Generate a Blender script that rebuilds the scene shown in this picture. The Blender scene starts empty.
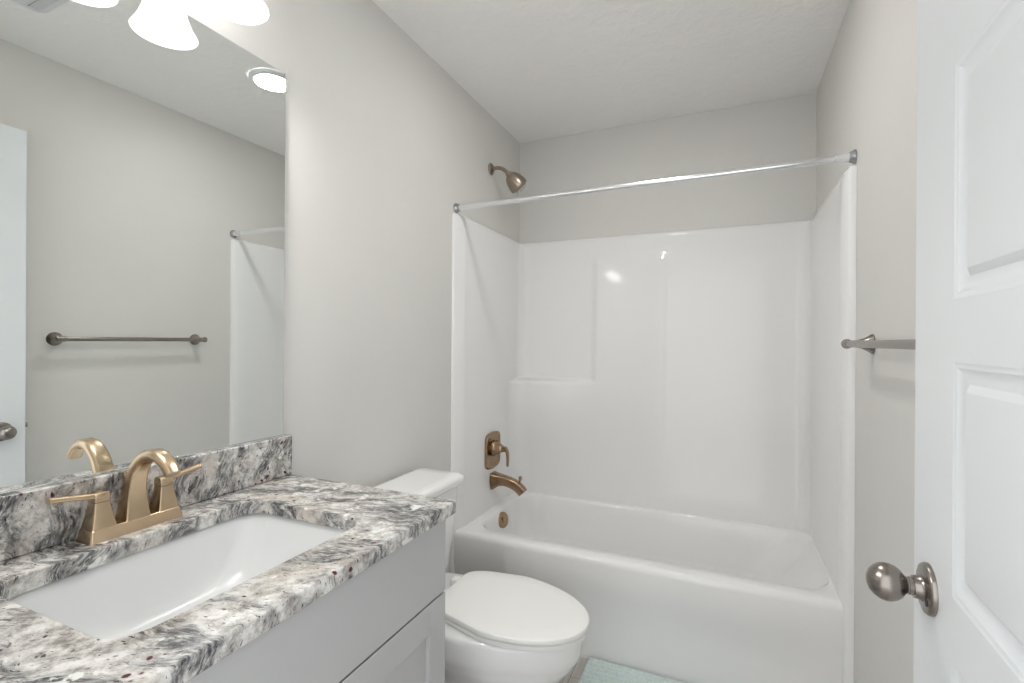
import bpy, bmesh, math, random
from mathutils import Vector, Matrix
random.seed(7)
S = bpy.context.scene
C = S.collection
R = math.radians

# ------------------------------------------------------------------ camera
cam_data = bpy.data.cameras.new('camera')
cam = bpy.data.objects.new('camera', cam_data)
C.objects.link(cam)
cam_data.sensor_width = 36.0
cam_data.lens = 486.96 / 1024 * 36.0
cam_data.clip_start = 0.02
YAW, PITCH, ROLL = 0.4148, -0.0007, 0.006
_r = Vector((math.cos(YAW), math.sin(YAW), 0))
_f = Vector((-math.sin(YAW) * math.cos(PITCH), math.cos(YAW) * math.cos(PITCH), math.sin(PITCH)))
_u = _r.cross(_f)
_r2 = math.cos(ROLL) * _r + math.sin(ROLL) * _u
_u2 = -math.sin(ROLL) * _r + math.cos(ROLL) * _u
cam.matrix_world = Matrix(((_r2.x, _u2.x, -_f.x, 1.1392), (_r2.y, _u2.y, -_f.y, 0.0),
                           (_r2.z, _u2.z, -_f.z, 1.2539), (0, 0, 0, 1)))
S.camera = cam

# ------------------------------------------------------------------ world, exposure
w = bpy.data.worlds.new('world')
S.world = w
w.use_nodes = True
w.node_tree.nodes['Background'].inputs[0].default_value = (0.96, 0.98, 1.0, 1)
w.node_tree.nodes['Background'].inputs[1].default_value = 1.75
S.view_settings.view_transform = 'Standard'
S.view_settings.look = 'None'
S.view_settings.exposure = 0.18
S.view_settings.gamma = 1.0
S.view_settings.use_curve_mapping = False
BULB = 155.0          # strength of the three vanity bulbs
DISC = 93.0          # strength of the ceiling disc light

# ------------------------------------------------------------------ room numbers (metres)
W, D, H = 1.524, 2.686, 2.44
FZ = -.03            # finished floor
YF = 1.918           # front of the tub
Y0 = 0.15            # inner face of the entry wall
ZC = 0.877           # counter top
XC = 0.558           # counter front


# ------------------------------------------------------------------ material helpers
def new_mat(name):
    m = bpy.data.materials.new(name)
    m.use_nodes = True
    nt = m.node_tree
    return m, nt, nt.nodes['Principled BSDF']


def setp(b, **k):
    names = dict(color='Base Color', rough='Roughness', metal='Metallic', coat='Coat Weight',
                 coat_rough='Coat Roughness', ior='IOR', spec='Specular IOR Level',
                 emit='Emission Color', emit_s='Emission Strength', trans='Transmission Weight',
                 aniso='Anisotropic', sub='Subsurface Weight', sheen='Sheen Weight')
    for key, v in k.items():
        if key in ('color', 'emit'):
            v = (*v, 1.0)
        b.inputs[names[key]].default_value = v


def coords(nt, scale=(1, 1, 1), rot=(0, 0, 0), kind='Object'):
    tc = nt.nodes.new('ShaderNodeTexCoord')
    mp = nt.nodes.new('ShaderNodeMapping')
    mp.inputs['Scale'].default_value = scale
    mp.inputs['Rotation'].default_value = rot
    nt.links.new(tc.outputs[kind], mp.inputs['Vector'])
    return mp.outputs[0]


def noise(nt, vec, scale, detail=4, rough=.55, dist=0):
    n = nt.nodes.new('ShaderNodeTexNoise')
    n.inputs['Scale'].default_value = scale
    n.inputs['Detail'].default_value = detail
    n.inputs['Roughness'].default_value = rough
    n.inputs['Distortion'].default_value = dist
    nt.links.new(vec, n.inputs['Vector'])
    return n


def ramp(nt, fac, stops):
    r = nt.nodes.new('ShaderNodeValToRGB')
    e = r.color_ramp.elements
    while len(e) < len(stops):
        e.new(0.5)
    for el, (p, c) in zip(e, stops):
        el.position = p
        el.color = (*c, 1) if len(c) == 3 else c
    nt.links.new(fac, r.inputs[0])
    return r.outputs[0]


def mix(nt, fac, a, b):
    m = nt.nodes.new('ShaderNodeMix')
    m.data_type = 'RGBA'
    for sock, v in ((m.inputs[0], fac), (m.inputs[6], a), (m.inputs[7], b)):
        if hasattr(v, 'links') or hasattr(v, 'is_output'):
            nt.links.new(v, sock)
        elif isinstance(v, (int, float)):
            sock.default_value = v
        else:
            sock.default_value = (*v, 1)
    return m.outputs[2]


def bump(nt, b, height, strength=.2, dist=.002):
    bp = nt.nodes.new('ShaderNodeBump')
    bp.inputs['Strength'].default_value = strength
    bp.inputs['Distance'].default_value = dist
    nt.links.new(height, bp.inputs['Height'])
    nt.links.new(bp.outputs[0], b.inputs['Normal'])


def simple(name, color, rough, var=.03, vscale=8, bmp=None, **k):
    """a plain finish with a very slight procedural variation"""
    m, nt, b = new_mat(name)
    setp(b, rough=rough, **k)
    n = noise(nt, coords(nt), vscale, 3)
    lo = tuple(c * (1 - var) for c in color)
    hi = tuple(min(1, c * (1 + var)) for c in color)
    nt.links.new(ramp(nt, n.outputs[0], [(.3, lo), (.7, hi)]), b.inputs['Base Color'])
    if bmp:
        bump(nt, b, noise(nt, coords(nt), bmp[0], 4).outputs[0], bmp[1], bmp[2])
    return m


M = {}
M['wall'] = simple('wall_paint', (.72, .708, .68), .62, .012, 3, bmp=(90, .12, .002))
M['ceil'] = simple('ceiling_texture', (.93, .92, .90), .75, .008, 3, bmp=(24, .8, .008))
M['trim'] = simple('white_trim_paint', (.80, .81, .82), .35, .01)
M['door'] = simple('white_door_paint', (.77, .795, .815), .33, .008, 5)
M['acrylic'] = simple('tub_acrylic', (.885, .882, .877), .09, .004, 2, spec=.36)
M['porcelain'] = simple('porcelain', (.87, .87, .865), .09, .006, 4, coat=.4, coat_rough=.03)
M['seat'] = simple('toilet_seat_plastic', (.88, .875, .85), .22, .006, 4)
M['sink'] = simple('sink_ceramic', (.79, .80, .805), .24, .005, 4)
M['cabinet'] = simple('cabinet_paint', (.49, .492, .492), .38, .008, 5)
M['chrome'] = simple('chrome', (.86, .87, .89), .20, .01, metal=1.0)
M['nickel'] = simple('satin_nickel', (.31, .28, .255), .27, .05, 30, metal=1.0)
M['gold'] = simple('champagne_bronze', (.60, .46, .315), .26, .05, 40, metal=1.0)
M['bronze'] = simple('tub_bronze', (.36, .245, .155), .25, .06, 40, metal=1.0)
M['shower'] = simple('shower_bronze', (.35, .295, .24), .30, .06, 40, metal=1.0)
M['rodend'] = simple('dull_chrome', (.42, .43, .45), .25, .02, metal=1.0)
M['dark'] = simple('dark_void', (.03, .03, .03), .6, .05)
M['grille'] = simple('grille_plastic', (.78, .79, .80), .45, .01)


def mat_mirror():
    m, nt, b = new_mat('mirror_silver')
    n = noise(nt, coords(nt), 2, 2)
    nt.links.new(ramp(nt, n.outputs[0], [(.3, (.875, .905, .895)), (.7, (.885, .915, .90))]), b.inputs['Base Color'])
    setp(b, metal=1.0, rough=.004)
    return m


M['mirror'] = mat_mirror()


def mat_granite():
    m, nt, b = new_mat('granite')
    base = coords(nt, (1, 1, 1), (R(12), R(8), R(-16)))
    warp = noise(nt, base, 5, 3)
    add = nt.nodes.new('ShaderNodeMixRGB')
    add.blend_type = 'ADD'
    add.inputs[0].default_value = .13
    nt.links.new(base, add.inputs[1])
    nt.links.new(warp.outputs['Color'], add.inputs[2])
    st = nt.nodes.new('ShaderNodeMapping')
    st.inputs['Scale'].default_value = (3.2, 13, 5.0)
    nt.links.new(add.outputs[0], st.inputs['Vector'])
    # mottled crystal ground
    gnd = noise(nt, base, 34, 8, .72)
    col = ramp(nt, gnd.outputs[0], [(.36, (.24, .23, .22)), (.45, (.46, .44, .415)), (.52, (.66, .645, .62)), (.60, (.80, .795, .775))])
    # broad beige and grey zones
    cl = noise(nt, base, 6.5, 4, .55)
    col = mix(nt, ramp(nt, cl.outputs[0], [(.50, (0, 0, 0)), (.62, (.6, .6, .6))]), col, (.52, .46, .40))
    # grey veins
    vein = noise(nt, st.outputs[0], 1.5, 8, .66)
    gm = ramp(nt, vein.outputs[0], [(.385, (1, 1, 1)), (.45, (.85, .85, .85)), (.50, (.30, .30, .30)), (.555, (0, 0, 0))])
    gcol = ramp(nt, noise(nt, st.outputs[0], 13, 5, .7).outputs[0], [(.38, (.03, .032, .04)), (.47, (.13, .13, .135)), (.55, (.28, .275, .27)), (.64, (.62, .61, .59))])
    col = mix(nt, gm, col, gcol)
    # black cores of the veins and stray black flecks
    dk = noise(nt, st.outputs[0], 2.6, 8, .72)
    col = mix(nt, ramp(nt, dk.outputs[0], [(.365, (.95, .95, .95)), (.415, (0, 0, 0))]), col, (.04, .042, .05))
    fl = noise(nt, st.outputs[0], 20, 3, .6)
    col = mix(nt, ramp(nt, fl.outputs[0], [(.335, (1, 1, 1)), (.375, (0, 0, 0))]), col, (.03, .03, .04))
    # white quartz clots
    wq = noise(nt, base, 26, 4, .6)
    col = mix(nt, ramp(nt, wq.outputs[0], [(.60, (0, 0, 0)), (.66, (.9, .9, .9))]), col, (.84, .84, .82))
    # burgundy garnets
    vo = nt.nodes.new('ShaderNodeTexVoronoi')
    vo.inputs['Scale'].default_value = 62
    nt.links.new(add.outputs[0], vo.inputs['Vector'])
    sep = nt.nodes.new('ShaderNodeSeparateColor')
    nt.links.new(vo.outputs['Color'], sep.inputs[0])
    rare = ramp(nt, sep.outputs[0], [(.925, (0, 0, 0)), (.93, (1, 1, 1))])
    near = ramp(nt, vo.outputs['Distance'], [(.24, (1, 1, 1)), (.34, (0, 0, 0))])
    mu = nt.nodes.new('ShaderNodeMixRGB')
    mu.blend_type = 'MULTIPLY'
    mu.inputs[0].default_value = 1
    nt.links.new(rare, mu.inputs[1])
    nt.links.new(near, mu.inputs[2])
    col = mix(nt, mu.outputs[0], col, (.085, .012, .022))
    nt.links.new(col, b.inputs['Base Color'])
    setp(b, rough=.22)
    return m


M['granite'] = mat_granite()


def mat_floor():
    m, nt, b = new_mat('vinyl_plank')
    v = coords(nt, (1, 1, 1), (0, 0, R(90)))
    br = nt.nodes.new('ShaderNodeTexBrick')
    br.inputs['Scale'].default_value = 1.0
    br.inputs['Brick Width'].default_value = 1.2
    br.inputs['Row Height'].default_value = .15
    br.inputs['Mortar Size'].default_value = .0012
    br.inputs['Color1'].default_value = (.58, .545, .51, 1)
    br.inputs['Color2'].default_value = (.66, .63, .595, 1)
    br.inputs['Mortar'].default_value = (.25, .21, .18, 1)
    nt.links.new(v, br.inputs['Vector'])
    g = noise(nt, coords(nt, (40, 2.2, 1)), 1.5, 6, .6, .6)
    gr = ramp(nt, g.outputs[0], [(.3, (.62, .60, .58)), (.7, (1, 1, 1))])
    mu = nt.nodes.new('ShaderNodeMixRGB')
    mu.blend_type = 'MULTIPLY'
    mu.inputs[0].default_value = 1
    nt.links.new(br.outputs[0], mu.inputs[1])
    nt.links.new(gr, mu.inputs[2])
    nt.links.new(mu.outputs[0], b.inputs['Base Color'])
    setp(b, rough=.45)
    return m


M['floor'] = mat_floor()


def mat_mat():
    m, nt, b = new_mat('chenille')
    n = noise(nt, coords(nt), 120, 3, .7)
    nt.links.new(ramp(nt, n.outputs[0], [(.3, (.57, .67, .655)), (.7, (.72, .81, .79))]), b.inputs['Base Color'])
    setp(b, rough=.95, sheen=.3)
    bump(nt, b, n.outputs[0], .35, .003)
    return m


M['chenille'] = mat_mat()


def mat_shade():
    m, nt, b = new_mat('frosted_glass')
    nt.nodes.remove(b)
    out = nt.nodes['Material Output']
    d = nt.nodes.new('ShaderNodeBsdfDiffuse')
    t = nt.nodes.new('ShaderNodeBsdfTranslucent')
    n = noise(nt, coords(nt), 20, 2)
    c = ramp(nt, n.outputs[0], [(.3, (.90, .905, .91)), (.7, (.92, .925, .93))])
    nt.links.new(c, d.inputs[0])
    nt.links.new(c, t.inputs[0])
    mx = nt.nodes.new('ShaderNodeMixShader')
    mx.inputs[0].default_value = .6
    nt.links.new(d.outputs[0], mx.inputs[1])
    nt.links.new(t.outputs[0], mx.inputs[2])
    gl = nt.nodes.new('ShaderNodeBsdfGlossy')
    gl.inputs['Roughness'].default_value = .12
    m2 = nt.nodes.new('ShaderNodeMixShader')
    m2.inputs[0].default_value = .05
    nt.links.new(mx.outputs[0], m2.inputs[1])
    nt.links.new(gl.outputs[0], m2.inputs[2])
    nt.links.new(m2.outputs[0], out.inputs[0])
    return m


M['shade'] = mat_shade()


def mat_emit(name, color, strength):
    m, nt, b = new_mat(name)
    n = noise(nt, coords(nt), 3, 1)
    nt.links.new(ramp(nt, n.outputs[0], [(.2, color), (.8, color)]), b.inputs['Emission Color'])
    setp(b, color=(.9, .9, .9), emit_s=strength, rough=.4)
    return m


M['bulb'] = mat_emit('lit_bulb', (1.0, .975, .935), BULB)
M['disc'] = mat_emit('lit_diffuser', (1.0, .985, .96), DISC)


# ------------------------------------------------------------------ mesh helpers
class MB:
    def __init__(self):
        self.v, self.f = [], []

    def add(self, vs, fs):
        o = len(self.v)
        self.v += [Vector(p) for p in vs]
        self.f += [tuple(i + o for i in f) for f in fs]
        return self

    def box(self, x0, x1, y0, y1, z0, z1):
        vs = [(x, y, z) for z in (z0, z1) for y in (y0, y1) for x in (x0, x1)]
        return self.add(vs, [(0, 2, 3, 1), (4, 5, 7, 6), (0, 1, 5, 4), (2, 6, 7, 3), (0, 4, 6, 2), (1, 3, 7, 5)])

    def loft(self, rings, cap0=True, cap1=True, closed=True):
        n = len(rings[0])
        vs = [p for r in rings for p in r]
        fs = []
        for i in range(len(rings) - 1):
            for j in range(n if closed else n - 1):
                k = (j + 1) % n
                fs.append((i * n + j, i * n + k, (i + 1) * n + k, (i + 1) * n + j))
        if cap0:
            fs.append(tuple(range(n - 1, -1, -1)))
        if cap1:
            fs.append(tuple((len(rings) - 1) * n + j for j in range(n)))
        return self.add(vs, fs)

    def lathe(self, prof, origin, axis=(0, 0, 1), n=32, cap0=True, cap1=True):
        """prof = [(radius, height along axis)]"""
        a = Vector(axis).normalized()
        t = Vector((0, 0, 1)) if abs(a.z) < .9 else Vector((1, 0, 0))
        e1 = a.cross(t).normalized()
        e2 = a.cross(e1)
        o = Vector(origin)
        rings = [[o + a * h + (e1 * math.cos(2 * math.pi * j / n) + e2 * math.sin(2 * math.pi * j / n)) * max(r, 1e-5)
                  for j in range(n)] for r, h in prof]
        return self.loft(rings, cap0, cap1)

    def sweep(self, path, sec, up=(0, 1, 0), cap=True):
        """sec(i) -> list of (a, b): a along 'up', b along normal in the bend plane"""
        up = Vector(up)
        P = [Vector(p) for p in path]
        rings = []
        for i, p in enumerate(P):
            t = (P[min(i + 1, len(P) - 1)] - P[max(i - 1, 0)]).normalized()
            nrm = t.cross(up).normalized()
            u2 = nrm.cross(t)
            rings.append([p + u2 * a + nrm * b for a, b in sec(i)])
        return self.loft(rings, cap, cap)

    def tube(self, path, r, n=16, up=(0, 1, 0)):
        rr = r if isinstance(r, (list, tuple)) else [r] * len(path)
        return self.sweep(path, lambda i: [(rr[i] * math.cos(2 * math.pi * j / n), rr[i] * math.sin(2 * math.pi * j / n))
                                           for j in range(n)], up)

    def grid(self, fn, nu, nv):
        vs = [fn(i / nu, j / nv) for j in range(nv + 1) for i in range(nu + 1)]
        fs = [(j * (nu + 1) + i, j * (nu + 1) + i + 1, (j + 1) * (nu + 1) + i + 1, (j + 1) * (nu + 1) + i)
              for j in range(nv) for i in range(nu)]
        return self.add(vs, fs)

    def build(self, name, mat, parent=None, bevel=0, seg=3, angle=35, recalc=True, base=None, subsurf=0):
        org = Vector((0, 0, 0))
        q = parent
        while q:
            org += q.location
            q = q.parent
        loc = Vector(base) - org if base is not None else Vector((0, 0, 0))
        me = bpy.data.meshes.new(name)
        me.from_pydata([p - org - loc for p in self.v], [], self.f)
        bm = bmesh.new()
        bm.from_mesh(me)
        bmesh.ops.remove_doubles(bm, verts=bm.verts, dist=1e-6)
        if recalc:
            bmesh.ops.recalc_face_normals(bm, faces=bm.faces)
        bm.to_mesh(me)
        bm.free()
        me.polygons.foreach_set('use_smooth', [True] * len(me.polygons))
        me.set_sharp_from_angle(angle=R(angle))
        me.materials.append(mat)
        o = bpy.data.objects.new(name, me)
        C.objects.link(o)
        o.location = loc
        if parent:
            o.parent = parent
        if bevel:
            md = o.modifiers.new('bevel', 'BEVEL')
            md.width = bevel
            md.segments = seg
            md.limit_method = 'ANGLE'
            md.angle_limit = R(40)
            md.harden_normals = True
        if subsurf:
            md = o.modifiers.new('sub', 'SUBSURF')
            md.levels = md.render_levels = subsurf
        return o


def rrect(x0, x1, y0, y1, r, z, n=8):
    """rounded rectangle loop, 4*(n+1) points"""
    r = min(r, (x1 - x0) / 2 - 1e-4, (y1 - y0) / 2 - 1e-4)
    pts = []
    for cx_, cy_, a0 in ((x1 - r, y1 - r, 0), (x0 + r, y1 - r, 90), (x0 + r, y0 + r, 180), (x1 - r, y0 + r, 270)):
        for i in range(n + 1):
            a = R(a0 + 90 * i / n)
            pts.append(Vector((cx_ + r * math.cos(a), cy_ + r * math.sin(a), z)))
    return pts


def sec_rrect(w_, h_, r, n=4):
    """rounded-rectangle section as (a, b) pairs; w_ along 'up', h_ across"""
    return [(p.x, p.y) for p in rrect(-w_ / 2, w_ / 2, -h_ / 2, h_ / 2, r, 0, n)]


def ss(a, b, x):
    t = min(1, max(0, (x - a) / (b - a)))
    return t * t * (3 - 2 * t)


def lerp(a, b, t):
    return a + (b - a) * t


def thing(name, label, cat, loc, group=None):
    o = bpy.data.objects.new(name, None)
    o.empty_display_size = .05
    C.objects.link(o)
    o.location = loc
    return tag(o, label, cat, group)


def tag(o, label, cat, group=None):
    o['label'] = label
    o['category'] = cat
    if group:
        o['group'] = group
    return o


def struct(o, label, cat):
    tag(o, label, cat)
    o['kind'] = 'structure'
    return o


# ================================================================== ROOM SHELL
T = .1
struct(MB().box(-T, W + T, Y0 - 1.6, D + T, FZ - T, FZ).build('floor', M['floor']),
       'light grey-beige wood plank floor under the toilet and mat', 'floor')
struct(MB().box(-T, W + T, Y0, D + T, H, H + T).build('ceiling', M['ceil']),
       'white textured ceiling above the tub and vanity', 'ceiling')
struct(MB().box(-T, 0, Y0, D + T, FZ, H).build('wall_left', M['wall']),
       'warm grey painted wall behind the mirror, vanity and toilet', 'wall')
struct(MB().box(W, W + T, Y0, D + T, FZ, H).build('wall_right', M['wall']),
       'warm grey painted wall behind the towel bar and open door', 'wall')
struct(MB().box(0, W, D, D + T, FZ, H).build('wall_back', M['wall']),
       'warm grey painted wall above the tub surround at the far end', 'wall')
OX0, OX1, OZ = .565, 1.392, 2.10
ew = MB()
ew.box(-T, OX0, Y0 - .12, Y0, FZ, H).box(OX1, W + T, Y0 - .12, Y0, FZ, H).box(OX0, OX1, Y0 - .12, Y0, OZ, H)
struct(ew.build('wall_front', M['wall']), 'entry wall with the doorway the picture is taken from', 'wall')
cs = MB()
cs.box(OX0 - .055, OX0, Y0, Y0 + .014, FZ, OZ + .055).box(OX0, OX1, Y0, Y0 + .014, OZ, OZ + .055)
struct(cs.build('trim_1', M['trim'], bevel=.003), 'white casing around the inside of the doorway', 'trim')
# baseboards
struct(MB().box(0, .013, 1.0, 1.905, FZ, .06).build('baseboard_left', M['trim'], bevel=.004),
       'white baseboard on the left wall behind the toilet', 'baseboard')
struct(MB().box(W - .013, W, Y0 + .01, 1.905, FZ, .06).build('baseboard_right', M['trim'], bevel=.004),
       'white baseboard on the right wall behind the door', 'baseboard')

# ================================================================== BATHTUB + SURROUND (one moulded unit)
tub = thing('bathtub', 'white glossy bathtub with moulded surround walls across the far end', 'bathtub', (W / 2, (YF + D) / 2, FZ))
N = 14
x0, x1 = .002, W - .002
yb = D - .003
rings = [rrect(x0, x1, YF + .010, yb, .012, FZ, N), rrect(x0, x1, YF + .007, yb, .012, .10, N),
         rrect(x0, x1, YF + .006, yb, .012, .226, N), rrect(x0, x1, YF - .001, yb, .012, .250, N),
         rrect(x0, x1, YF - .002, yb, .012, .362, N), rrect(x0, x1, YF - .0005, yb, .012, .374, N),
         rrect(x0, x1, YF + .005, yb, .014, .384, N), rrect(x0, x1, YF + .013, yb, .016, .389, N), rrect(x0, x1, YF + .022, yb, .016, .390, N)]
basin = [(.068, 1.4915, 1.990, 2.596, .12, .3895), (.075, 1.489, 1.996, 2.590, .12, .3855), (.080, 1.484, 2.003, 2.584, .12, .374),
         (.084, 1.462, 2.012, 2.578, .12, .345), (.094, 1.405, 2.034, 2.562, .12, .270), (.110, 1.335, 2.060, 2.546, .12, .180),
         (.130, 1.270, 2.088, 2.532, .12, .120), (.165, 1.215, 2.120, 2.505, .11, .085), (.23, 1.14, 2.17, 2.46, .09, .072)]
rings += [rrect(a, b, c, d, r, z, N) for a, b, c, d, r, z in basin]
MB().loft(rings, True, True).build('tub', M['acrylic'], tub, angle=50)

# surround: left panel, back wall with moulded niche and shelf, right panel, as one skin
ZT = 1.836
PX = .030            # inner face of side panels from the wall
ZB = .375


def back_y(x, z):
    """inner face of the moulded back wall"""
    low = 1 - ss(1.022, 1.048, z)
    fade = 1 - ss(1.675, 1.74, z)
    main = .015 * ss(.450, .492, x)
    main -= .0055 * ss(.830, .860, x)
    main *= fade
    shelf = .015 + .075 * (1 - ss(.05, .48, x)) - .0055 * ss(.830, .860, x)
    d = lerp(main, max(main, lerp(.015, shelf, ss(.45, .95, z))), low)
    d += .040 * min(1, max(0, (1.78 - z) / 1.4)) + .008 * (1 - ss(.40, .60, z)) * ss(.74, .84, x)
    return D - .026 - d


def panel_outline(z, n_side=14, n_back=150, n_f=9):
    pts = []
    yL = back_y(.12, z)
    rl = .055 if z > 1.04 else .085
    for i in range(n_side):
        pts.append((PX, lerp(YF + .055, yL - rl, i / (n_side - 1))))
    # left fillet blends into the back face
    xa, xb_ = PX + rl, W - PX - .06
    for i in range(1, n_f):
        a = R(90 * i / n_f)
        xx = PX + rl * (1 - math.cos(a))
        pts.append((xx, back_y(xa, z) - rl * (1 - math.sin(a))))
    ya = back_y(xa, z)
    for i in range(n_back + 1):
        xx = lerp(xa, xb_, i / n_back)
        pts.append((xx, back_y(xx, z)))
    yR = back_y(xb_, z)
    rr = .06
    for i in range(1, n_f):
        a = R(90 - 90 * i / n_f)
        pts.append((W - PX - rr * (1 - math.cos(a)), yR - rr * (1 - math.sin(a))))
    for i in range(n_side):
        pts.append((W - PX, lerp(yR - rr, YF + .011, i / (n_side - 1))))
    return pts


zs = [ZB + .002]
z = ZB + .01
while z < 1.0:
    zs.append(z)
    z += .03
zs += [1.0, 1.012, 1.022, 1.028, 1.031, 1.034, 1.037, 1.040, 1.043, 1.046, 1.05, 1.06]
z = 1.09
while z < 1.80:
    zs.append(z)
    z += .03
zs += [1.80, 1.815]
base_out = None
rows = []
for z in zs:
    rows.append([Vector((x, y, z)) for x, y in panel_outline(z)])
top_ref = panel_outline(1.815)


def to_wall(p, t):
    """move an outline point toward the wall behind it"""
    x, y = p
    dx = (0.001 - x) if x < .12 and y < D - .08 else ((W - .001 - x) if x > W - .12 and y < D - .08 else 0)
    if y >= D - .08:
        if x < .12:
            k = ss(.12, PX, x)
            dx = (0.001 - x) * k
        elif x > W - .12:
            k = ss(W - .12, W - PX, x)
            dx = (W - .001 - x) * k
    dy = 0
    if y > D - .12:
        dy = (D - .001 - y) * ss(D - .12, D - .05, y)
    return Vector((x + dx * t, y + dy * t, 0))


for t, z in ((.12, 1.826), (.35, 1.833), (.65, 1.8355), (1.0, 1.836)):
    rows.append([to_wall(p, t) + Vector((0, 0, z)) for p in top_ref])
sm = MB()
sm.loft(rows, False, False, closed=False)
# rounded front flanges that run from floor to top
for s in (0, 1):
    def X(v):
        return v if s == 0 else W - v
    fw, fy = (.0105, YF - .012) if s == 0 else (.021, YF - .0215)
    prof = [(.0004, fy), (fw - .006, fy), (fw - .001, fy + .003), (fw + .0015, fy + .0095), (.0305, YF + (.058 if s == 0 else .012)),
            (.0305, YF + .062), (.0004, YF + .062)]
    rr_ = []
    for z, k in ((FZ, 1), (1.80, 1), (1.822, .97), (1.833, .85), (1.838, .55), (1.839, .2)):
        rr_.append([Vector((X(a * (1 if k == 1 else k)), lerp(YF + .062, b, 1 if k > .9 else .6 + .4 * k), z)) for a, b in prof])
    sm.loft(rr_, True, True)
sm.build('surround', M['acrylic'], tub, angle=60)

ov = MB()
ov.lathe([(.040, -.006), (.040, .013), (.037, .017), (.012, .019), (0.0, .019)], (.082, 2.278, .332), (.95, -.22, .20), 32)
ovo = ov.build('overflow_plate', M['bronze'], tub)
ovo['label'] = 'bronze overflow plate'
ow = MB().box(.088, .1035, 2.262, 2.268, .325, .352)
ow.build('overflow_lever', M['bronze'], ovo, bevel=.003)

# ================================================================== VANITY
van = thing('vanity_cabinet', 'pale grey shaker vanity cabinet under the granite countertop', 'cabinet', (.26, .585, FZ))
VY0, VY1 = .172, .983
vb = MB()
vb.box(.002, .520, VY0, VY0 + .016, .10, .845).box(.002, .520, VY1 - .016, VY1, .10, .845)
vb.box(.002, .016, VY0 + .016, VY1 - .016, .10, .845).box(.016, .520, VY0 + .016, VY1 - .016, .10, .116)
vb.box(.502, .520, VY0 + .016, VY1 - .016, .80, .845).box(.502, .520, VY0 + .016, VY1 - .016, .64, .69)
vb.box(.002, .45, VY0 + .005, VY1 - .005, FZ, .10)
vb.build('carcass', M['cabinet'], van, bevel=.0015)
MB().box(.5205, .540, VY0 + .002, VY1, .671, .838).build('false_drawer_front', M['cabinet'], van, bevel=.002)


def shaker(yA, yB, zA, zB):
    m = MB()
    st = .066
    m.box(.5205, .540, yA, yA + st, zA, zB).box(.5205, .540, yB - st, yB, zA, zB)
    m.box(.5205, .540, yA + st, yB - st, zB - st, zB).box(.5205, .540, yA + st, yB - st, zA, zA + st)
    m.box(.5205, .530, yA + st, yB - st, zA + st, zB - st)
    return m


mid = (VY0 + VY1) / 2
shaker(mid + .0015, VY1, .112, .666).build('door', M['cabinet'], van, bevel=.0015)
shaker(VY0 + .002, mid - .0015, .112, .666).build('door', M['cabinet'], van, bevel=.0015)

# countertop with sink cutout, backsplash as part
ct = thing('countertop', 'grey and white granite countertop with burgundy flecks on the vanity', 'countertop', (.28, .585, ZC - .03))
CY0, CY1 = .158, 1.003
SX0, SX1, SY0, SY1 = .113, .452, .352, .812
n = 10
o_ = lambda z, i=0: rrect(.001 + i, XC - i, CY0 + i, CY1 - i, .006, z, n)
i_ = lambda z, e=0: rrect(SX0 - e, SX1 + e, SY0 - e, SY1 + e, .052, z, n)
cm = MB()
cm.loft([i_(ZC - .03), i_(ZC - .003), i_(ZC - .001, .001), i_(ZC, .003), o_(ZC, .0035), o_(ZC - .001, .001), o_(ZC - .0035),
         o_(ZC - .027), o_(ZC - .03, .003), i_(ZC - .03)], False, False)
cm.build('slab', M['granite'], ct, angle=50)
MB().box(.001, .0265, CY0, CY1, ZC + .0005, .9865).build('backsplash', M['granite'], ct, bevel=.003)

sk = thing('sink', 'white rectangular undermount sink set below the granite countertop', 'sink', (.28, .585, .70))
e = .006
sr = [(SX0 - .03, SX1 + .03, SY0 - .03, SY1 + .03, .06, .8463), (SX0 - e, SX1 + e, SY0 - e, SY1 + e, .055, .8463),
      (SX0 - .002, SX1 + .002, SY0 - .004, SY1 + .004, .055, .838), (SX0 + .006, SX1 - .006, SY0 + .012, SY1 - .012, .055, .80),
      (SX0 + .014, SX1 - .016, SY0 + .034, SY1 - .034, .055, .755), (SX0 + .026, SX1 - .03, SY0 + .062, SY1 - .062, .055, .725),
      (SX0 + .05, SX1 - .055, SY0 + .10, SY1 - .10, .05, .708), (SX0 + .10, SX1 - .10, SY0 + .16, SY1 - .16, .04, .702)]
MB().loft([rrect(*a[:5], a[5], n) for a in sr], False, True).build('basin', M['sink'], sk, angle=60, subsurf=1)
MB().lathe([(.030, 0), (.030, .003), (.022, .004), (.020, .001), (0, .001)], (.28, .585, .7022), n=28).build('drain', M['gold'], sk)

# ------------------------------------------------------------------ faucet
fa = thing('faucet', 'brushed gold two-handle arched faucet standing behind the sink', 'faucet', (.058, .585, ZC))
FX, FY = .058, .585
MB().loft([rrect(FX - .026, FX + .026, FY - .084, FY + .084, .005, ZC + .0003, 4), rrect(FX - .025, FX + .025, FY - .083, FY + .083, .005, ZC + .003, 4),
           rrect(FX - .0215, FX + .0215, FY - .0795, FY + .0795, .004, ZC + .0215, 4), rrect(FX - .020, FX + .020, FY - .078, FY + .078, .004, ZC + .023, 4)]
          ).build('base_plate', M['gold'], fa)
path = [(.058, FY, .8985), (.058, FY, .912), (.0585, FY, .928), (.060, FY, .945), (.063, FY, .963), (.068, FY, .980), (.0755, FY, .996), (.0855, FY, 1.010),
        (.098, FY, 1.0205), (.114, FY, 1.029), (.131, FY, 1.031), (.147, FY, 1.0285), (.162, FY, 1.0205), (.175, FY, 1.009), (.183, FY, .998)]
ww = [.046, .0425, .039, .036, .034, .033, .0325, .032, .032, .0315, .031, .030, .029, .028, .027]
hh = [.042, .038, .034, .030, .027, .025, .0235, .0225, .022, .0215, .021, .0205, .020, .0195, .019]
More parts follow.
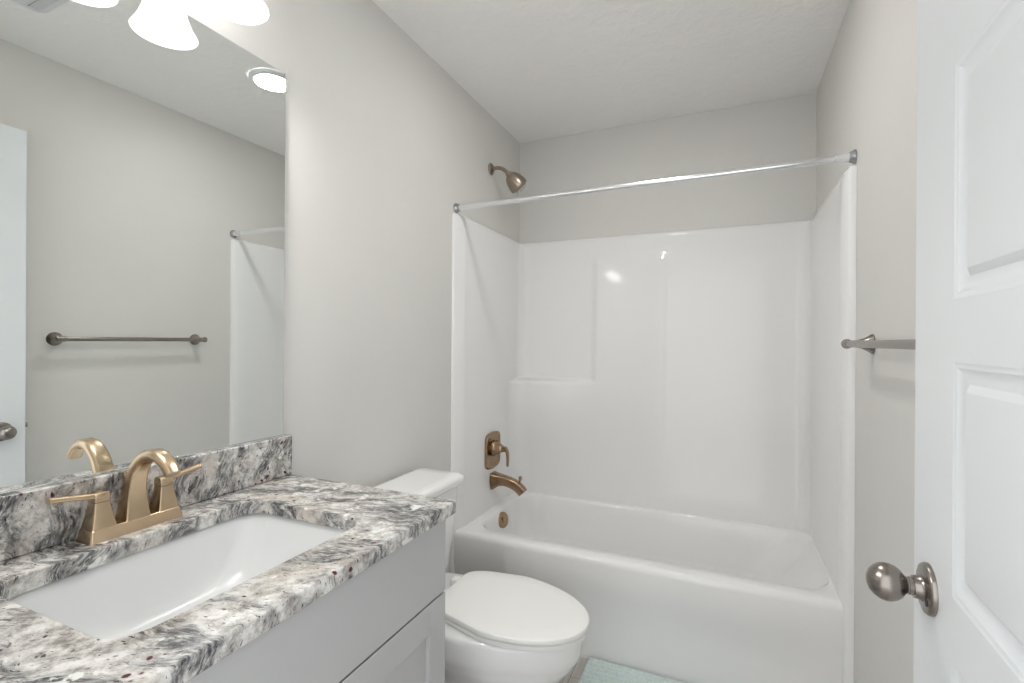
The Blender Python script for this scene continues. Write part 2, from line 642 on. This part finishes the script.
MB().sweep(path, lambda i: sec_rrect(ww[i], hh[i], lerp(.004, .0088, ss(2, 9, i)), 5)).build('spout', M['gold'], fa, angle=40)
for s in (-1, 1):
    hy = FY + s * .0575
    q = [(.0205, .8998), (.0195, .905), (.0170, .918), (.0148, .931), (.0132, .942), (.0126, .9475)]
    hb = MB().loft([rrect(FX - a, FX + a, hy - a, hy + a, .003, z, 4) for a, z in q]).build('handle_body', M['gold'], fa, angle=50)
    m = MB()
    m.loft([rrect(FX - .0128, FX + .0128, hy - .0128, hy + .0128, .003, z, 4) for z in (.9485, .955)] +
           [rrect(FX - .0120, FX + .0120, hy - .0125, hy + .0125, .003, .9635, 4), rrect(FX - .010, FX + .010, hy - .011, hy + .011, .003, .9655, 4)])
    pts = [(FX, hy - s * .004, .9585), (FX, hy + s * .013, .9605), (FX, hy + s * .030, .9635), (FX, hy + s * .050, .9665), (FX, hy + s * .068, .9690), (FX, hy + s * .0765, .9700)]
    hw = [.020, .021, .020, .018, .0165, .016]
    ht = [.0115, .0105, .0095, .009, .0095, .0095]
    m.sweep(pts, lambda i: sec_rrect(hw[i], ht[i], .0028, 4), up=(1, 0, 0))
    m.build('lever', M['gold'], hb, angle=45)
m = MB().lathe([(.0028, 0), (.0028, .075)], (.036, FY, .899), n=12)
m.lathe([(.003, .072), (.0065, .075), (.007, .083), (.006, .089), (.002, .091)], (.036, FY, .899), n=16)
m.build('lift_rod', M['gold'], fa)

# ------------------------------------------------------------------ mirror (leans a hair off the wall at its far edge)
mi = thing('mirror', 'large frameless wall mirror above the granite backsplash', 'mirror', (.0012, .16, .9872))
dl = math.tan(R(.4))
MY0, MY1, MZ0, MZ1 = .16, .984, .9905, 1.9935


def lean(mm):
    for v in mm.v:
        v.x += (v.y - MY0) * dl
    return mm


lean(MB().box(.0020, .0075, MY0, MY1, MZ0, MZ1)).build('glass', M['mirror'], mi, bevel=.0008, seg=2)
lean(MB().box(.0012, .0019, MY0 + .001, MY1 - .001, MZ0, MZ1)).build('backing', M['dark'], mi)
lean(MB().box(.0012, .0095, MY0, MY1, .9872, .9903)).build('channel', M['chrome'], mi, bevel=.0005)

# ================================================================== VANITY LIGHT
VL = thing('vanity_light', 'wall light with glowing white bell shades above the mirror', 'light', (0, .557, 2.2))
LX, RIM = .136, 1.996
bp = MB().box(.001, .022, .32, .79, 2.170, 2.255).build('back_plate', M['nickel'], VL, bevel=.006)
for y in (.389, .564, .739):
    arm = [(.018, y, 2.212), (.055, y, 2.223), (.100, y, 2.227), (.120, y, 2.214), (.134, y, 2.190), (.136, y, 2.165)]
    MB().tube(arm, .007, 14).build('arm', M['nickel'], VL)
    MB().lathe([(.022, .0), (.024, .004), (.024, .03), (.016, .042), (.008, .046)], (LX, y, RIM + .134), n=24).build('socket', M['nickel'], VL)
    out = [(.026, .136), (.031, .130), (.034, .115), (.037, .095), (.041, .072), (.046, .050), (.053, .030), (.061, .014), (.068, .003), (.0692, .0),
           (.0672, .0008), (.059, .013), (.051, .030), (.0438, .050), (.0388, .072), (.0348, .095), (.0318, .115), (.029, .128), (.024, .133)]
    sh = MB().lathe(out, (LX, y, RIM), n=48, cap0=False, cap1=False).build('shade', M['shade'], VL, angle=70)
    b = [(0.0, .003)] + [(.0305 * math.sin(R(a)), .0335 - .0305 * math.cos(R(a))) for a in range(15, 120, 15)] + [(.022, .061), (.015, .080), (.013, .10), (.013, .13)]
    MB().lathe(b, (LX, y, RIM), n=32).build('bulb', M['bulb'], VL)

# ceiling disc light
CLX, CLY = .80, 1.582
cl = thing('ceiling_light', 'round flat white ceiling light just in front of the tub', 'light', (CLX, CLY, H))
MB().lathe([(.098, -.0005), (.098, -.006), (.092, -.012), (.080, -.015), (.0755, -.0145), (.0755, -.004)], (CLX, CLY, H), n=56, cap0=False, cap1=False
           ).build('trim_ring', M['trim'], cl, angle=50)
MB().lathe([(.0, -.022), (.04, -.021), (.062, -.0185), (.075, -.0145), (.075, -.004), (0, -.004)], (CLX, CLY, H), n=56).build('diffuser', M['disc'], cl)

# exhaust fan grille
EX0, EX1, EY0, EY1 = .89, 1.165, .645, .915
ex = thing('exhaust_fan_grille', 'white slotted exhaust fan grille on the ceiling, seen in the mirror', 'vent', ((EX0 + EX1) / 2, (EY0 + EY1) / 2, H))
g = MB()
g.loft([rrect(EX0, EX1, EY0, EY1, .03, H - .0005, 6), rrect(EX0 + .002, EX1 - .002, EY0 + .002, EY1 - .002, .03, H - .012, 6),
        rrect(EX0 + .012, EX1 - .012, EY0 + .012, EY1 - .012, .025, H - .020, 6)], False, True)
g.build('cover', M['grille'], ex, angle=40)
for k in range(2):
    yy = (EY1 - .055) if k else (EY0 + .025)
    sl = MB().box(EX0 + .03, EX1 - .03, yy, yy + .03, H - .0212, H - .0203).build('slot_recess', M['dark'], ex)
    rb = MB()
    for i in range(27):
        xx = EX0 + .034 + i * (EX1 - EX0 - .068 - .003) / 26
        rb.box(xx - .0015, xx + .0025, yy, yy + .03, H - .0235, H - .0213)
    rb.build('slats', M['grille'], sl)

# ================================================================== TOILET
TY = 1.395
to = thing('toilet', 'white two-piece toilet with closed lid between vanity and tub', 'toilet', (.38, TY, FZ))


def egg(xb, xf, hw, z, pb=2.6, n=48, wide=.5):
    """loop with a squarer back and a rounder front"""
    xc = lerp(xb, xf, wide)
    pts = []
    for j in range(n):
        a = 2 * math.pi * j / n
        c, s_ = math.cos(a), math.sin(a)
        if c >= 0:
            x, y = xc + (xf - xc) * c, hw * s_
        else:
            x = xc - (xc - xb) * abs(c) ** (2 / pb)
            y = hw * math.copysign(abs(s_) ** (2 / pb), s_)
        pts.append(Vector((x, TY + y, z)))
    return pts


bowl = [egg(.12, .628, .118, FZ, 4), egg(.12, .630, .119, FZ + .012, 4), egg(.125, .618, .110, FZ + .03, 4), egg(.16, .604, .100, .06, 4),
        egg(.22, .602, .098, .12, 3.6), egg(.27, .612, .102, .165, 3.0), egg(.285, .648, .122, .205, 2.6), egg(.265, .690, .143, .245, 2.5), egg(.22, .722, .160, .280, 2.6), egg(.15, .737, .169, .300, 2.8),
        egg(.09, .744, .173, .312, 3), egg(.06, .751, .179, .322, 3), egg(.052, .755, .181, .340, 3), egg(.052, .757, .182, .384, 3), egg(.056, .753, .179, .394, 3), egg(.08, .730, .168, .399, 3)]
bm_ = MB().loft(bowl)
bm_.loft([rrect(.11, .34, TY - .085, TY + .085, .03, FZ + .01, 6), rrect(.12, .34, TY - .078, TY + .078, .03, .10, 6),
          rrect(.10, .36, TY - .082, TY + .082, .03, .26, 6), rrect(.075, .38, TY - .13, TY + .13, .03, .33, 6)])
# trapway relief on both flanks of the pedestal
for s in (-1, 1):
    tp = [(.50, TY + s * .062, .16), (.44, TY + s * .076, .215), (.37, TY + s * .080, .245), (.30, TY + s * .079, .235), (.25, TY + s * .078, .18), (.23, TY + s * .078, .08), (.23, TY + s * .078, .0)]
    # refine
    P = []
    for i in range(len(tp) - 1):
        for k in range(4):
            t = k / 4
            p0, p1, p2, p3 = [Vector(tp[max(0, min(len(tp) - 1, i + d))]) for d in (-1, 0, 1, 2)]
            P.append(.5 * ((2 * p1) + (p2 - p0) * t + (2 * p0 - 5 * p1 + 4 * p2 - p3) * t * t + (3 * p1 - p0 - 3 * p2 + p3) * t ** 3))
    P.append(Vector(tp[-1]))
    bm_.tube(P, [.042] * len(P), 16)
bm_.build('bowl', M['porcelain'], to, angle=55)
for s in (-1, 1):
    MB().lathe([(.016, 0), (.016, .010), (.012, .016), (0, .018)], (.30, TY + s * .122, FZ + .0005), n=20).build('bolt_cap', M['porcelain'], to)


def seat_loop(z, g_=0, xb=.300, xf=.778, hw=.176, n=112):
    """closed-lid outline: straight hinge end, egg front"""
    xc = .50
    pts = []
    xb += g_
    xf -= g_
    hw -= g_
    for j in range(n):
        a = 2 * math.pi * j / n
        c, s_ = math.cos(a), math.sin(a)
        if c >= 0:
            x, y = xc + (xf - xc) * c, hw * s_
        else:
            x = xc - (xc - xb) * abs(c) ** .17
            y = hw * math.copysign(abs(s_) ** .24, s_)
            y *= 1 - .34 * ((xc - x) / (xc - xb)) ** 1.7
        pts.append(Vector((x, TY + y + .020 - .034 * (x - .30) / .48, z)))      # the seat sits a little askew
    return pts


MB().loft([seat_loop(.4005, .010), seat_loop(.403, .004), seat_loop(.413, .003), seat_loop(.4165, .008)]).build('seat', M['seat'], to, angle=50)
MB().loft([seat_loop(.4195, .004), seat_loop(.4205, .001), seat_loop(.4315, 0), seat_loop(.4340, .0015), seat_loop(.4352, .005), seat_loop(.4375, .05), seat_loop(.4385, .10)]
          ).build('lid', M['seat'], to, angle=60)
for s in (-1, 1):
    MB().box(.262, .318, TY + .02 + s * .07 - .017, TY + .02 + s * .07 + .017, .4002, .424).build('hinge', M['seat'], to, bevel=.006)
tk = MB().loft([rrect(.035, .190, TY - .190, TY + .190, .03, .401, 6), rrect(.030, .198, TY - .198, TY + .198, .035, .43, 6), rrect(.030, .213, TY - .216, TY + .216, .035, .60, 6),
                rrect(.028, .220, TY - .224, TY + .224, .035, .714, 6)])
tk.build('tank', M['porcelain'], to, angle=50)
MB().loft([rrect(.024, .230, TY - .232, TY + .232, .03, .7145, 6), rrect(.020, .236, TY - .237, TY + .237, .032, .722, 6), rrect(.020, .237, TY - .238, TY + .238, .032, .738, 6),
           rrect(.024, .233, TY - .234, TY + .234, .03, .747, 6), rrect(.038, .218, TY - .219, TY + .219, .024, .752, 6), rrect(.05, .19, TY - .17, TY + .17, .02, .753, 6)]
          ).build('tank_lid', M['porcelain'], to, angle=60)

# ================================================================== BATH MAT
mx0, mx1, my0, my1 = .636, 1.24, 1.50, 1.916
rng = random.Random(3)
NU, NV = 150, 96
jit = [[rng.random() for _ in range(NU + 1)] for _ in range(NV + 1)]


def matf(u, v):
    i, j = round(u * NU), round(v * NV)
    edge = min(1, min(u, 1 - u) * NU / 3, min(v, 1 - v) * NV / 3)
    row = abs(math.sin(v * math.pi * 17 + .35 * math.sin(u * 23)))
    nub = abs(math.sin(u * math.pi * 40 + v * 9))
    hgt = .004 + edge * (.005 + .016 * row + .003 * nub + .0015 * jit[j][i])
    return Vector((lerp(mx0, mx1, u) + (jit[j][i] - .5) * .002, lerp(my0, my1, v) + (jit[j][(i * 7) % NU] - .5) * .003, FZ + hgt))


mm = MB().grid(matf, NU, NV)
k = len(mm.v)
mm.box(mx0 + .003, mx1 - .003, my0 + .003, my1 - .003, FZ + .0004, FZ + .006)
tag(mm.build('bath_mat', M['chenille'], angle=180, recalc=False), 'pale sea-green ribbed bath mat on the floor against the tub', 'mat')

# ================================================================== TUB AND SHOWER FITTINGS
BY = 2.278
PXF = PX + .0005
va = thing('shower_valve', 'bronze shower valve plate with lever, above the tub spout', 'valve', (PX, BY - .008, .690))
vy = BY - .008


def plate_loop(x, g_):
    pts = []
    for j in range(64):
        a = 2 * math.pi * j / 64
        c, s_ = math.cos(a), math.sin(a)
        y = math.copysign(abs(c) ** .22, c) * (.086 - g_)
        zz = math.copysign(abs(s_) ** .22, s_) * (.080 - g_)
        zz *= 1 + .20 * (1 - (y / .086) ** 2)
        pts.append(Vector((x, vy + y, .690 + zz)))
    return pts


MB().loft([plate_loop(PXF, 0), plate_loop(PXF + .006, 0), plate_loop(PXF + .009, .004), plate_loop(PXF + .0095, .016), plate_loop(PXF + .0075, .019), plate_loop(PXF + .0075, .04)]
          ).build('plate', M['bronze'], va, angle=40)
MB().lathe([(.034, 0), (.034, .012), (.030, .016), (.016, .017)], (PXF + .007, vy, .700), (1, 0, 0), 32).build('collar', M['bronze'], va)
hd = MB()
sq = [(.044, .036), (.052, .035), (.064, .028), (.077, .020), (.090, .0145), (.102, .012), (.112, .011)]
hd.loft([[Vector((x, vy + a * p, .700 + a * q)) for p, q in ((1, .8), (.8, 1), (-.8, 1), (-1, .8), (-1, -.8), (-.8, -1), (.8, -1), (1, -.8))] for x, a in sq])
lv = [(.103, vy, .708), (.112, vy, .698), (.118, vy, .682), (.120, vy, .662), (.120, vy, .640), (.119, vy, .620), (.1185, vy, .613)]
hd.sweep(lv, lambda i: sec_rrect([.020, .020, .019, .018, .017, .016, .013][i], [.014, .013, .012, .011, .0105, .010, .007][i], .003, 4))
hd.build('lever', M['bronze'], va, angle=40)

sp = thing('tub_spout', 'bronze tub spout with diverter knob below the shower valve', 'spout', (PX, BY, .53))
pth = [(.0305, BY, .531), (.040, BY, .5325), (.055, BY, .5355), (.075, BY, .5375), (.100, BY, .5365), (.125, BY, .5325), (.150, BY, .525), (.172, BY, .514), (.190, BY, .500), (.203, BY, .486)]
pw = [.074, .070, .060, .052, .047, .045, .044, .043, .042, .041]
ph = [.086, .082, .068, .056, .050, .048, .047, .047, .047, .046]
spo = MB().sweep(pth, lambda i: sec_rrect(pw[i], ph[i], .010, 5)).build('spout_body', M['bronze'], sp, angle=50)
MB().lathe([(.006, 0), (.005, .012), (.0075, .022), (.0090, .032), (.0065, .038), (0, .038)], (.183, BY, .530), (.12, 0, 1), 18).build('diverter_knob', M['bronze'], sp)

shd = thing('wall_shower', 'bronze shower head on a bent arm high on the left wall', 'shower', (0, 2.295, 2.157))
SY = 2.295
MB().lathe([(.031, .0008), (.031, .005), (.026, .011), (.014, .016), (.011, .018)], (0, SY, 2.157), (1, 0, 0), 32).build('flange', M['shower'], shd)
MB().tube([(.003, SY, 2.157), (.025, SY, 2.1585), (.045, SY, 2.158), (.062, SY, 2.153), (.077, SY, 2.144), (.091, SY, 2.132), (.103, SY + .002, 2.118)], .0098, 18).build('arm', M['shower'], shd)
ax = Vector((.50, .545, -.70)).normalized()
hb = MB().lathe([(.0125, -.010), (.0155, -.004), (.0165, .003), (.026, .008), (.0365, .022), (.0435, .040), (.0475, .058), (.0498, .076), (.0500, .084), (.0475, .088)],
                (.103, SY + .002, 2.119), ax, 40).build('head', M['shower'], shd, angle=50)
nz = MB()
fc = Vector((.103, SY + .002, 2.119)) + ax * .0882
nz.lathe([(.040, 0), (.040, .0015), (.037, .003), (0, .003)], fc, ax, 36)
e1 = ax.cross(Vector((0, 1, 0))).normalized()
e2 = Vector((0, 1, 0))
for rr_, cnt in ((.012, 6), (.022, 12), (.032, 18)):
    for q in range(cnt):
        a = 2 * math.pi * q / cnt
        nz.lathe([(.0022, 0), (.0016, .003)], fc + ax * .003 + e1 * rr_ * math.cos(a) + e2 * rr_ * math.sin(a), ax, 8)
nz.build('spray_face', M['dark'], hb)

# shower curtain rod
A_, B_ = Vector((.0, 1.937, 1.8615)), Vector((W, 1.913, 1.866))
rd = thing('shower_curtain_rod', 'straight chrome shower curtain rod spanning above the tub', 'rod', A_)
dr = (B_ - A_).normalized()
L = (B_ - A_).length
MB().lathe([(.0118, .012), (.0118, L - .058)], A_, dr, 24).build('rod', M['chrome'], rd)
MB().lathe([(.0125, L - .058), (.0148, L - .057), (.0148, L - .013)], A_, dr, 24).build('sleeve', M['chrome'], rd)
for o, d_ in ((A_, dr), (B_, -dr)):
    MB().lathe([(.0222, .001), (.0225, .004), (.0215, .008), (.019, .011), (.017, .018), (.014, .020)], o, d_, 32).build('end_flange', M['rodend'], rd)

# towel bar
TBX, TBZ = W - .060, 1.252
tb = thing('towel_bar', 'satin nickel towel bar on the right wall beside the tub', 'towel bar', (W, 1.39, TBZ))
ya, yb_ = 1.098, 1.694
MB().lathe([(.0098, 0), (.0098, yb_ - ya)], (TBX, ya, TBZ), (0, 1, 0), 20).build('bar', M['nickel'], tb)
for y in (ya, yb_):
    m = MB().lathe([(.029, .0008), (.029, .004), (.026, .008), (.020, .016), (.015, .026), (.0118, .036), (.0105, .046), (.0105, .056)], (W, y, TBZ), (-1, 0, 0), 32)
    s = 1 if y == yb_ else -1
    m.lathe([(.0105, -.016), (.0118, -.012), (.0122, 0), (.0118, .008), (.0110, .010), (.0140, .012), (.0145, .016), (.0140, .021), (.009, .024), (0, .0245)],
            (TBX, y, TBZ), (0, s, 0), 28)
    m.build('post', M['nickel'], tb)

# ================================================================== DOOR (open, almost flat against the right wall)
# built along local +Y from the hinge, face at local x = 0 looking to -X, then turned by 1.67 degrees
hinge = Vector((1.3885, Y0 + .003, 0))
ang = -math.atan2(1.4135 - 1.3885, .964 - (Y0 + .003))
DW = math.hypot(1.4135 - 1.3885, .964 - (Y0 + .003))
DT, DZ0, DZ1 = .035, -.018, 2.068
ST = .155
panels = [(.165, .845), (.926, 1.230), (1.3115, 1.617), (1.735, 1.955)]


def face_grid():
    """one sheet: frame with moulded, raised panels; depth function on a fine grid of break lines"""
    mo = [0, .003, .007, .015, .022, .027, .036, .042]
    de = [0, .0014, .0018, .0062, .0076, .0078, .0018, .0010]
    m = MB()
    ys0, ys1 = ST, DW - ST
    # frame pieces
    zc = [DZ0] + [v for p in panels for v in p] + [DZ1]

    def quad(a, b, c, d):
        m.add([a, b, c, d], [(0, 1, 2, 3)])
    quad((0, 0, DZ0), (0, ys0, DZ0), (0, ys0, DZ1), (0, 0, DZ1))
    quad((0, ys1, DZ0), (0, DW, DZ0), (0, DW, DZ1), (0, ys1, DZ1))
    for i in range(0, len(zc), 2):
        quad((0, ys0, zc[i]), (0, ys1, zc[i]), (0, ys1, zc[i + 1]), (0, ys0, zc[i + 1]))
    for za, zb in panels:
        loops = []
        for o, d in zip(mo, de):
            loops.append([Vector((d, ys0 + o, za + o)), Vector((d, ys1 - o, za + o)), Vector((d, ys1 - o, zb - o)), Vector((d, ys0 + o, zb - o))])
        m.loft(loops, False, True)
    # edges and back
    m.add([(0, 0, DZ0), (DT, 0, DZ0), (DT, 0, DZ1), (0, 0, DZ1), (0, DW, DZ0), (DT, DW, DZ0), (DT, DW, DZ1), (0, DW, DZ1)],
          [(0, 1, 2, 3), (4, 7, 6, 5), (1, 5, 6, 2), (0, 4, 5, 1), (3, 2, 6, 7)])
    return m


do = face_grid().build('door_1', M['door'], angle=20)
do.location = hinge
do.rotation_euler = (0, 0, ang)
struct(do, 'white panelled door standing open against the right wall', 'door')


def door_part(m, name, mat, parent, **k):
    o = m.build(name, mat, None, **k)
    o.parent = parent
    return o


KY, KZ = DW - .073, .898
kn = door_part(MB().lathe([(.0362, -.0005), (.0362, .004), (.034, .0075), (.030, .009), (.019, .010), (.0165, .013), (.0155, .020), (.0125, .0205), (.0125, .025)], (0, KY, KZ), (-1, 0, 0), 40),
               'knob_rosette', M['nickel'], do, angle=40)
kp = [(.0105, .021), (.0125, .0235), (.0115, .0265), (.0135, .0295), (.0195, .034), (.0240, .040), (.0265, .047), (.0268, .053), (.0250, .0605), (.0210, .067), (.0150, .0725), (.007, .0755), (0, .076)]
door_part(MB().lathe(kp, (0, KY, KZ), (-1, 0, 0), 40), 'door_knob', M['nickel'], kn, angle=60)
door_part(MB().lathe([(.0055, 0), (.0055, .0012), (.003, .0014)], (-.0088, KY - .021, KZ - .012), (-1, 0, 0), 16), 'privacy_hole', M['dark'], kn)
door_part(MB().box(.010, .025, DW + .0003, DW + .012, KZ + .004, KZ + .024), 'latch_bolt', M['nickel'], do, bevel=.002)
